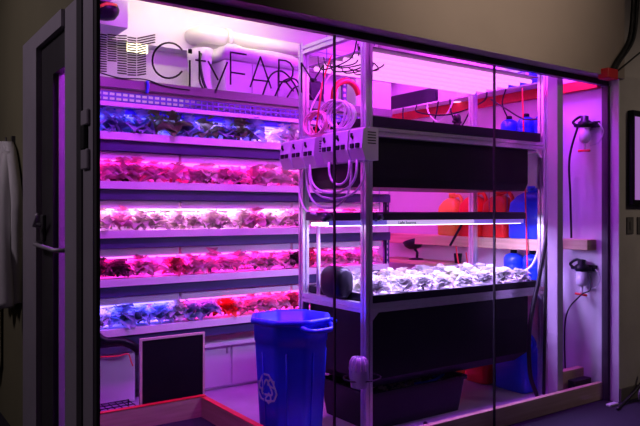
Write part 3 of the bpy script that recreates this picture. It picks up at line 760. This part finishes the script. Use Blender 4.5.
# cords by the blue bottles
hose([(4.69, .84, 2.262), (4.61, .85, 2.40), (4.605, .80, 2.53)], .006, 'black', 'thin black tube rising from the leftmost upper blue bottle', 'tube', 'tube')
hose([(4.58, .95, 2.45), (4.57, .80, 2.36), (4.57, .60, 2.24), (4.57, .45, 2.22)], .007, 'black', 'thin black tube sagging above the upper blue bottles', 'tube', 'tube')
hose([(4.585, .62, 2.50), (4.585, .60, 2.0), (4.58, .58, 1.5), (4.58, .56, .9)], .006, 'redcord', 'thin red tube running straight down beside the right aluminium posts', 'tube', 'tube')
hose([(4.57, .43, 1.20), (4.50, .47, 1.02), (4.40, .60, .95), (4.25, .70, .94)], .010, 'cord', 'white tube arching down into the right end of the lower tub', 'tube', 'tube')
hose([(4.565, 1.35, 1.15), (4.565, 1.30, .95), (4.56, 1.20, .92), (4.56, 1.22, 1.10)], .006, 'redcord', 'thin pink tube loop behind the rear right post', 'tube', 'tube')
for j, (ya, yb, sag, lb_) in enumerate(((1.15, 1.45, .28, 'first'), (1.40, 1.75, .20, 'second'), (1.60, 2.1, .34, 'third'), (1.0, 1.9, .15, 'fourth'))):
    hose([(4.59, ya, 2.523), (4.57, ya+.05, 2.523-sag*.6), (4.56, (ya+yb)/2, 2.523-sag), (4.57, yb-.04, 2.523-sag*.5), (4.59, yb, 2.523)], .007, 'tank' if j != 1 else 'cord', '%s slack cable drooping from the high thin shelf, counted from the glass' % lb_, 'cable', 'cable', 6)
o_ = bx(4.64, 4.80, 1.42, 1.66, 2.531, 2.66, bev=.006).build('control_box', M['cabinet']); tag(o_, 'pale box on the high thin shelf beside the dark crate', 'box')
# tilted black lamp
q = atX(412, 247, 4.62)
bl = thing('desk_lamp', (4.66, q.y, .986), 'tilted black bowl lamp standing on the pale wall shelf', 'lamp')
m = MB()
m.lathe((0, 0, 0), [(.015, -.085), (.06, -.075), (.095, -.045), (.112, 0), (.106, 0), (.085, -.04), (.02, -.06)], n=22)
m.xf(Matrix.Translation((4.66, q.y+.02, 1.175))@Matrix.Rotation(math.radians(-18), 4, 'X')); lbw = m.build('lamp_bowl', M['tank'], bl)
MB().tube([(4.66, q.y-.03, .995), (4.66, q.y-.035, 1.06), (4.66, q.y+.0, 1.09)], .014).build('neck', M['tank'], bl)
MB().lathe((4.66, q.y-.02, .986), [(.075, 0), (.075, .01), (.03, .018)], n=20).build('base', M['tank'], bl)
MB().tube(spline([(4.66, q.y-.03, 1.17), (4.66, q.y-.25, 1.15), (4.66, q.y-.3, 1.14)]), .005, n=6).build('cable', M['tank'], lbw)
q = atX(458, 260, 4.66)
o_ = MB().lathe((4.66, q.y, .986), [(.03, 0), (.04, .09), (.036, .09), (.028, .01)], n=14).build('cup', M['tank']); tag(o_, 'small black cup on the pale wall shelf right of the tilted lamp', 'cup')
q = atX(450, 243, 4.55)
hose([(4.60, q.y-.1, 1.35), (4.58, q.y-.06, 1.27), (4.55, q.y, 1.15)], .012, 'tank', 'dark hand tool hanging between the wall shelves', 'hand_tool', 'tool')
q = atY(457, 122, 1.13)
sp = thing('valve_head', (q.x, 1.13, 2.086), 'small black valve head standing behind the upper tub', 'valve')
MB().lathe((q.x, 1.13, q.z-.15), [(.018, 2.086-q.z+.15), (.018, .06), (.032, .07), (.032, .13), (.022, .15), (.036, .16), (.036, .20), (.02, .22)], n=12).build('valve_body', M['tank'], sp)
MB().tube([(q.x-.05, 1.13, q.z), (q.x+.05, 1.13, q.z)], .012).build('cross_tube', M['tank'], sp)
# shade light disc seen at (457,102)
q = atY(457, 102, 1.5)
o_ = MB().lathe((q.x, 1.5, q.z), [(.04, 0), (.042, .008), (.02, .012)], n=16).build('puck_light', E['pale']); tag(o_, 'tiny glowing round light behind the upper tub', 'light')
o_.location.z = q.z

# filters on right wall
def filt(py_, label, px_, zz=None):
    q = atX(px_, py_, 4.72); y, z = q.y, q.z
    f = thing('water_filter', (4.76, y, z), label, 'water filter', 'water filters on the right inner wall')
    bx(4.795, GR-.001, y-.09, y+.06, z+.02, z+.07, bev=.003).build('bracket', M['tank'], f)
    MB().lathe((4.745, y, z+.02), [(.045, 0), (.052, .01), (.052, .045), (.03, .06), (.03, .09), (.015, .095)], n=18).build('head', M['tank'], f); hd = [c for c in f.children if c.name.startswith('head')][0]
    MB().lathe((4.745, y, z-.10), [(.02, 0), (.038, .012), (.042, .03), (.045, .119)], n=18).build('bowl', M['clear'], f)
    MB().tube([(4.745, y-.08, z+.045), (4.745, y+.09, z+.045)], .015).build('port', M['tank'], f)
    MB().tube(spline([(4.745, y+.08, z+.05), (4.74, y+.10, z+.075), (4.75, y+.05, z+.11), (4.75, y+.0, z+.10)]), .011).build('elbow_tube', M['tank'], hd)
    MB().lathe((4.745, y, z-.17), [(.010, 0), (.010, .07)], n=8).build('drain_pipe', M['clear'], f); hd = [c for c in f.children if c.name.startswith('drain')][0]
    MB().tube([(4.735, y-.05, z-.165), (4.735, y+.05, z-.16)], .010).build('tap_lever', M['redpaint'], hd)
    MB().tube(spline([(4.745, y-.12, z+.045), (4.76, y-.15, z-.02), (4.78, y-.10, z-.10), (4.79, y-.02, z-.12)]), .005, n=6).build('clear_tube', M['clear'], f)
filt(130, 'upper water filter with black head on the right inner wall', 583)
filt(274, 'lower water filter with black head on the right inner wall', 580)
hose([(4.745, .20, 2.16), (4.73, .27, 1.9), (4.74, .27, 1.6), (4.74, .26, 1.255)], .009, 'black', 'slim black tube dropping from the upper water filter', 'tube', 'tube')
hose([(4.745, .10, .98), (4.72, .08, .86), (4.70, .16, .80), (4.66, .26, .6), (4.70, .28, .02)], .006, 'black', 'thin black tube curling from the lower water filter', 'tube', 'tube')
# pale post near glass + black hoses
o_ = bx(4.305, 4.375, .078, .168, .012, 2.488, bev=.004).build('timber_post', M['post']); tag(o_, 'pale square post just behind the right glass pane', 'post')
hose([(4.43, .18, 2.30), (4.47, .2, 2.05), (4.45, .2, 1.70), (4.36, .22, 1.25), (4.30, .24, .95), (4.22, .26, .60), (4.22, .26, .25), (4.32, .27, .05)], .016, 'black', 'thick black hose sweeping down past the pale post')
hose([(4.50, .20, 2.20), (4.50, .2, 1.8), (4.42, .23, 1.3), (4.40, .25, .9), (4.40, .27, .05)], .012, 'black', 'thinner dark hose hanging right of the thick black hose')
# floor bits in right corner
o_ = bx(4.50, GR-.001, .20, .26, .013, .22, bev=.004).build('wooden_board', M['wood']); tag(o_, 'short pine board standing on the floor in the right corner', 'board')
m = MB()
m.loft([rrect(4.55, 4.78, .10, .17, z, .02) for z in (.137-.12, .05, .16)], smooth=False)
o_ = m.build('tool_pouch', M['tank']); tag(o_, 'dark pouch on the floor in front of the short pine board', 'pouch')

# ------------------------------------------------------------------ blue recycling bin
BX, BY, BR, BH = 2.30, .62, .250, .805
bn = thing('recycling_bin', (BX, BY, .012), 'tall blue recycling bin with white recycling symbol behind the left glass joint', 'bin')
def oct_r(a, r, n=8, k=.80):       # rounded octagon radius
    s = PI/n; b = (a % (2*s))-s
    rr = r*math.cos(s)/math.cos(b); return rr*k+r*.96*(1-k)
ROT = math.radians(10)
def binr(a, z, extra=0):
    f = z/BH; r = BR*(.80+.20*f)
    return oct_r(a+ROT, r+extra, 8, .95)
def ringb(z, extra=0, n=64, zz=0): return [(BX+binr(2*PI*k/n, z, extra)*math.cos(2*PI*k/n), BY+binr(2*PI*k/n, z, extra)*math.sin(2*PI*k/n), z+zz) for k in range(n)]
m = MB(); m.loft([ringb(.012), ringb(.30), ringb(.62), ringb(.66), ringb(.665, .006), ringb(BH-.05, .004), ringb(BH-.012, .004), ringb(BH-.012, -.012), ringb(.40, -.02), ringb(.04, -.02)], smooth=True)
brl = m.build('barrel', M['bluebin'], bn)
m = MB(); m.loft([ringb(BH-.035, .004), ringb(BH-.035, .020), ringb(BH-.018, .024), ringb(BH, .018), ringb(BH+.003, .0), ringb(BH-.012, -.012)], cap=False, smooth=True); m.build('rim', M['bluebin'], bn)
def handle(a):
    e = Vector((math.cos(a), math.sin(a), 0)); t = Vector((-math.sin(a), math.cos(a), 0)); c = Vector((BX, BY, 0))
    r = BR+.0
    pts = [c+e*(r-.01)+t*-.12+Vector((0,0,.765)), c+e*(r+.035)+t*-.10+Vector((0,0,.75)), c+e*(r+.05)+t*-.05+Vector((0,0,.745)), c+e*(r+.05)+t*.05+Vector((0,0,.745)), c+e*(r+.035)+t*.10+Vector((0,0,.75)), c+e*(r-.01)+t*.12+Vector((0,0,.765))]
    MB().tube(spline(pts, 5), .016, n=10).build('handle', M['bluebin'], bn)
handle(math.radians(-82)); handle(math.radians(5))
# vertical ribs
for k in range(16):
    a = 2*PI*k/16+.1; m = MB()
    pts = [(BX+binr(a, z, .002)*math.cos(a), BY+binr(a, z, .002)*math.sin(a), z) for z in (.10, .35, .60)]
    m.tube(pts, .006, n=6); 
    if k % 2 == 0: m.build('rib', M['bluebin'], brl)
# recycling symbol, three chasing arrows on the bin skin
SC = (math.radians(-167), .375)
def onskin(u, v, e=.006):
    v *= 1.35; u *= 1.3; z = SC[1]+v; a = SC[0]+u/(BR*.92); r = binr(a, z, e); return (BX+r*math.cos(a), BY+r*math.sin(a), z)
def strip(mb, pts, w):
    P = [Vector(p) for p in pts]; L = []; R = []
    for i, p in enumerate(P):
        d = (P[min(i+1, len(P)-1)]-P[max(i-1, 0)]).normalized(); n = Vector((-d.y, d.x))
        L.append(p+n*w/2); R.append(p-n*w/2)
    n = len(P); vs = [onskin(*q) for q in L]+[onskin(*q) for q in R]+[onskin(q[0], q[1], .003) for q in L]+[onskin(q[0], q[1], .003) for q in R]
    fs = []
    for i in range(n-1): fs += [(i, i+1, n+i+1, n+i), (2*n+i, 3*n+i, 3*n+i+1, 2*n+i+1), (i, 2*n+i, 2*n+i+1, i+1), (n+i, n+i+1, 3*n+i+1, 3*n+i)]
    mb.add(vs, fs)
m = MB()
for k in range(3):
    base = k*2*PI/3+PI/2
    def rot(x, y): a = k*2*PI/3; return (x*math.cos(a)-y*math.sin(a), x*math.sin(a)+y*math.cos(a))
    out = [rot(*p) for p in ((-.062, .005), (-.035, .050), (-.020, .066), (.018, .066), (.030, .052), (.040, .036))]
    inn = [rot(*p) for p in ((-.036, -.008), (-.012, .034), (-.004, .042), (.004, .042), (.010, .034), (.014, .028))]
    strip(m, out, .009); strip(m, inn, .009); strip(m, [out[0], inn[0]], .009)
    strip(m, [rot(.052, .044), rot(.050, .010), rot(.006, .022)], .009)
m.build('recycling_symbol', M['symbol'], brl, label='pale three-arrow recycling symbol')
hose([(2.62, .36, .02), (2.58, .3, .05), (2.66, .26, .30), (2.67, .24, .60), (2.66, .22, .80)], .010, 'black', 'black tube rising beside the blue bin near the glass joint', 'tube', 'tube') if False else None
hose([(2.45, .28, .028), (2.62, .24, .028), (2.85, .22, .028), (3.1, .25, .028), (3.2, .33, .028)], .014, 'black', 'black hose lying on the floor in front of the aluminium rack')

# white pump with ribbed dome on the front left post
pp = thing('air_pump', (2.69, .28, .45), 'white ribbed dome pump strapped low on the front left aluminium post', 'pump')
m = MB(); c = atY(357, 374, .28)
m.lathe((0, 0, 0), [(.02, .10), (.045, .095), (.062, .07), (.068, .02), (.068, -.03), (.06, -.06), (.055, -.09), (.02, -.10)], n=24)
for v in m.v: v.x *= .85
m.xf(Matrix.Translation((2.60, .30, c.z))); m.build('dome', M['greyplastic'], pp)
m = MB()
for k in range(12):
    a = 2*PI*k/12; m.tube([(2.60+.85*r*math.cos(a), .30+r*math.sin(a), c.z+z) for r, z in ((.03, .098), (.048, .094), (.064, .069), (.070, .02))], .003, n=5)
m.build('rib_set', M['cord'], pp)
m = MB(); pts = [(2.6545+.072*1.75*math.cos(2*PI*k/24), .335+.105*math.sin(2*PI*k/24), c.z-.045) for k in range(25)]; m.tube(pts, .005, n=6); m.build('strap', M['black'], pp)
pp.location.z = c.z-.1
for ch in pp.children: ch.location = -pp.location

# ------------------------------------------------------------------ chalkboard, cabinets, left clutter
cb = thing('chalkboard', (1.85, 1.44, .012), 'small blank black chalkboard in a pale wooden frame leaning behind the front curb', 'chalkboard')
m = bx(1.62, 2.07, 1.442, 1.452, .03, .585); m.build('board', M['board'], cb)
m = MB().box(1.605, 1.62, 1.436, 1.458, .012, .60).box(2.07, 2.085, 1.436, 1.458, .012, .60).box(1.62, 2.07, 1.436, 1.458, .585, .60).box(1.62, 2.07, 1.436, 1.458, .012, .03)
m.build('frame', M['paleframe'], cb)
sc_ = [(1.27, 1.62, 'left'), (2.12, 2.62, 'middle'), (2.66, 3.3, 'right')]
c0 = thing('low_cabinet', (1.4, 2.2, .012), 'white low cabinet under the left of the plant rack beside the black duct', 'cabinet')
bx(1.15, 1.78, 2.03, 2.45, .012, .40, bev=.004).build('body', M['cabinet'], c0)
for k in range(2): bx(1.16+k*.31, 1.455+k*.31, 2.015, 2.029, .03, .39, bev=.003).build('door', M['cabinet'], c0)
c0 = thing('low_cabinet', (2.7, 2.2, .012), 'white low cabinet with a slab top between the blackboard and the blue bin', 'cabinet')
bx(1.90, 3.6, 1.99, 2.45, .0125, .37, bev=.004).build('body', M['cabinet'], c0)
bx(1.88, 3.62, 1.93, 2.46, .371, .405, bev=.004).build('worktop', M['cabinet'], c0)
for k in range(5):
    d_ = bx(1.915+k*.335, 2.235+k*.335, 1.975, 1.989, .035, .36, bev=.003).build('door', M['cabinet'], c0)
    bx(1.915+k*.335+.28, 1.915+k*.335+.295, 1.968, 1.976, .30, .345).build('handle', M['frame'], d_)
# black corrugated duct
pts = spline([atY(97, 336, 1.86), atY(106, 341, 1.86), atY(120, 341, 1.86), atY(132, 345, 1.88), atY(139, 350, 1.92)], 14)
m = MB().tube(pts, [.026 if k % 2 else .032 for k in range(len(pts))], n=12)
o_ = m.build('corrugated_hose', M['tank']); tag(o_, 'thick black corrugated hose under the left end of the lowest tier', 'hose')
hose([atY(100, 357, 1.85), atY(118, 356, 1.85), atY(128, 354, 1.85), atY(131, 361, 1.85), atY(133, 366, 1.85)], .005, 'redcord', 'thin pink cord drooping under the corrugated hose', 'power_cord', 'cord')
# wire racks on floor
m = MB()
for k in range(15): m.tube([(1.0+k*.05, 1.48, .05), (1.0+k*.05, 1.95, .05)], .004, n=5, smooth=False)
for k in range(8): m.tube([(1.0, 1.48+k*.067, .056), (1.70, 1.48+k*.067, .056)], .004, n=5, smooth=False)
for x in (1.0, 1.70):
    for y in (1.48, 1.95): m.tube([(x, y, .012), (x, y, .06)], .006, n=5, smooth=False)
for k in range(6): m.tube([(1.15+k*.06, 1.96, .05), (1.15+k*.06, 1.97, .19)], .004, n=5, smooth=False)
m.tube([(1.13, 1.97, .19), (1.47, 1.97, .19)], .005, n=5, smooth=False)
o_ = m.build('wire_rack', M['tank']); tag(o_, 'low black wire rack on the floor left of the blackboard', 'wire rack')

# ------------------------------------------------------------------ outside: coat, switches, panel, cables
def garment(y0, y1, ztop, zbot, m, label, X=GL-.012, seed=1):
    rnd = random.Random(seed); cb = MB(); n = 40; rows = []
    for k in range(22):
        t = k/21; z = ztop-(ztop-zbot)*t
        w = (.10+.9*min(1, t*2.6)**.6)*(1+.05*math.sin(t*5)); yc = (y0+y1)/2
        ring = []
        for j in range(n+1):
            f = j/n; y = yc+(f-.5)*(y1-y0)*w
            x = X-.03-.05*math.sin(PI*f)**.5-.028*math.sin(f*24+seed+t*1.2)*min(1, t*1.6+.15)-.012*math.sin(f*53+t*3)
            ring.append((x, y, z+(.04*math.sin(f*7+seed) if k == 21 else 0)))
        back = [(X-.004, p[1], p[2]) for p in reversed(ring)]
        rows.append(ring+back)
    cb.loft(rows, smooth=True); return cb
gt = thing('lab_coat', (GL-.05, 1.9, .6), 'long white lab coat hanging on the dark wall left of the door', 'coat')
garment(1.50, 2.16, 1.93, .86, 'coat', '', seed=1).build('body', M['coat'], gt)
m = MB(); m.tube(spline([(GL-.06, 1.72, 1.84), (GL-.11, 1.60, 1.60), (GL-.12, 1.545, 1.25), (GL-.115, 1.53, .88)]), [.035+.0009*k for k in range(25)], n=12); m.build('sleeve', M['coat'], gt)
gt = thing('jacket', (GL-.05, 2.5, .0), 'dark olive jacket hanging behind the white coat at the left edge', 'jacket')
garment(2.22, 2.75, 1.85, .35, 'jacket', '', seed=3).build('body', M['jacket'], gt)
for y, z, lb_ in ((1.83, 1.93, 'small dark wall hook holding the white lab coat'), (2.48, 1.85, 'small dark wall hook holding the olive jacket')):
    o_ = MB().box(GL-.02, GL, y-.02, y+.02, z-.03, z+.04).tube([(GL-.01, y, z), (GL-.05, y, z-.005), (GL-.055, y, z+.03)], .006).build('wall_hook', M['framedark']); tag(o_, lb_, 'hook')

# right: framed panel
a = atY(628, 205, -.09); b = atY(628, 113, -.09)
sn = thing('wall_display', (a.x+.3, -.10, (a.z+b.z)/2), 'black framed wall display with a painted violet reflection at the right edge', 'display')
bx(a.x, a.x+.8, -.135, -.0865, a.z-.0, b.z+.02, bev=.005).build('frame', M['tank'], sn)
bx(a.x+.022, a.x+.775, -.1375, -.1352, a.z+.04, b.z-.03).build('screen', E['screen'], sn)  # emission paints a violet reflection on the dark screen
for k, (p0, p1, lb_) in enumerate(((627, 633.5, 'grey wall switch plate below the framed display'), (637.5, 644, 'grey wall switch plate at the right picture edge'))):
    a = atY(p0, 234, -.09); b = atY(p1, 217, -.09)
    s_ = thing('wall_switch', ((a.x+b.x)/2, -.09, a.z), lb_, 'switch')
    bx(a.x, b.x, -.094, -.0855, a.z, b.z, bev=.002).build('plate', M['switch'], s_)
    bx((a.x+b.x)/2-.012, (a.x+b.x)/2+.012, -.099, -.0945, (a.z+b.z)/2-.03, (a.z+b.z)/2+.03).build('rocker', M['switch'], s_)
# red junction box and cables in the top right
q = atY(609, 74, -.13)
jb = thing('junction_box', (q.x, -.13, q.z), 'red box at the top right corner of the glass front below the hanging cables', 'box')
bx(q.x-.07, q.x+.06, -.17, -.085, q.z-.04, q.z+.035, bev=.005).build('case', M['redpaint'], jb)
for k, (px0, px1, r, lb_) in enumerate(((634, 614, .016, 'thick dark cable rising from the red box, left one'), (638, 617, .016, 'thick dark cable rising from the red box, right one'))):
    hose([atY(px0, -20, -.13), atY(px0-1, 10, -.13), atY(px0-5, 40, -.13), atY(px1+2, 62, -.13), (atY(px1, 72, -.13).x-.03, -.13, q.z+.03)], r, 'black', lb_, 'cable', 'cable')
hose([atY(650, 45, -.12), atY(636, 56, -.12), atY(624, 66, -.12), (q.x+.062, -.13, q.z+.01)], .007, 'black', 'thin dark cable slanting from the red box to the right', 'cable', 'cable')
# bottom right cable and plug
def fl(px, py, z=.012): r = ray(px, py); t = (z-CAMZ)/r.z; return Vector((r.x*t, r.y*t-D, z))
hose([fl(618, 409), fl(624, 403), (fl(630, 399).x+.1, -.14, .12), (atY(646, 370, -.14))], .012, 'black', 'black cable climbing from the carpet at the right wall', 'cable', 'cable')
p = fl(612, 404)
o_ = bx(p.x-.05, p.x+.06, p.y-.02, p.y+.02, .001, .018, bev=.004).build('paper_scrap', M['cord']); tag(o_, 'small pale scrap on the carpet at the right end of the glass', 'scrap')
p = atY(643, 396, -.2)
m = MB(); m.tube([(p.x+.05*math.cos(2*PI*k/20), -.2, .062+.05*math.sin(2*PI*k/20)) for k in range(21)], .010, n=8)
o_ = m.build('cable_ring', M['switch']); tag(o_, 'grey ring standing on the carpet at the lower right edge', 'ring')

# ------------------------------------------------------------------ added unseen corridor lights (dim and warm), world
cl = thing('added_ceiling_light', (3.0, -2.6, 3.6), 'added unseen dim warm corridor light in front of the glass room', 'ceiling light')
l = bpy.data.lights.new('lamp', 'SPOT'); l.energy = 205; l.color = (1., .80, .66); l.spot_size = math.radians(72); l.spot_blend = 1.; l.shadow_soft_size = .25
o_ = bpy.data.objects.new('lamp', l); COL.objects.link(o_); o_.parent = cl
o_.rotation_euler = (Vector((3.3, 0, 3.3))-Vector((3.0, -2.6, 3.6))).to_track_quat('-Z', 'Y').to_euler()
MB().lathe((3.0, -2.6, 3.62), [(.10, 0), (.12, .06), (.12, .12)], n=20).build('shade', M['tank'], cl)
cl = thing('added_ceiling_light', (6.3, -2.6, 3.6), 'added unseen dim corridor light right of the glass room', 'ceiling light')  # added to lift the dark right wall
MB().lathe((6.3, -2.6, 3.62), [(.10, 0), (.12, .06), (.12, .12)], n=20).build('shade', M['tank'], cl)
l = bpy.data.lights.new('lamp', 'SPOT'); l.energy = 95; l.color = (1., .80, .66); l.spot_size = math.radians(70); l.spot_blend = 1.; l.shadow_soft_size = .25
o_ = bpy.data.objects.new('lamp', l); COL.objects.link(o_); o_.parent = cl
o_.rotation_euler = (Vector((6.0, 0, 1.4))-Vector((6.3, -2.6, 3.6))).to_track_quat('-Z', 'Y').to_euler()
cl = thing('added_ceiling_light', (-1.6, 1.2, 3.6), 'added unseen dim corridor light left of the glass room', 'ceiling light')  # added to lift the dark left wall and frames
MB().lathe((-1.6, 1.2, 3.62), [(.10, 0), (.12, .06), (.12, .12)], n=20).build('shade', M['tank'], cl)
l = bpy.data.lights.new('lamp', 'SPOT'); l.energy = 85; l.color = (1., .80, .98); l.spot_size = math.radians(110); l.spot_blend = 1.; l.shadow_soft_size = .3
o_ = bpy.data.objects.new('lamp', l); COL.objects.link(o_); o_.parent = cl
o_.rotation_euler = (Vector((.9, 1.0, 1.6))-Vector((-1.6, 1.2, 3.6))).to_track_quat('-Z', 'Y').to_euler()
w = bpy.data.worlds.new('world'); S.world = w; w.use_nodes = True
w.node_tree.nodes['Background'].inputs[0].default_value = (.55, .42, .45, 1); w.node_tree.nodes['Background'].inputs[1].default_value = .02

# ------------------------------------------------------------------ camera
cam = bpy.data.cameras.new('camera'); co = bpy.data.objects.new('camera', cam); COL.objects.link(co)
cam.sensor_width = 36; cam.lens = 670/640*36; cam.shift_y = -1/640; cam.clip_start = .05
co.location = (0, -D, CAMZ); co.rotation_euler = Vector((.5724, .82, 0)).to_track_quat('-Z', 'Y').to_euler()
S.camera = co
S.view_settings.view_transform = 'Standard'; S.view_settings.look = 'None'; S.view_settings.exposure = 0; S.view_settings.gamma = 1
S.view_settings.use_curve_mapping = False
S.cycles.use_denoising = True; S.cycles.max_bounces = 8; S.cycles.transparent_max_bounces = 12; S.cycles.sample_clamp_indirect = 6
for o in bpy.data.objects:
    if 'label' in o and not 4 <= len(o['label'].split()) <= 16: print('LONG', o['label'])
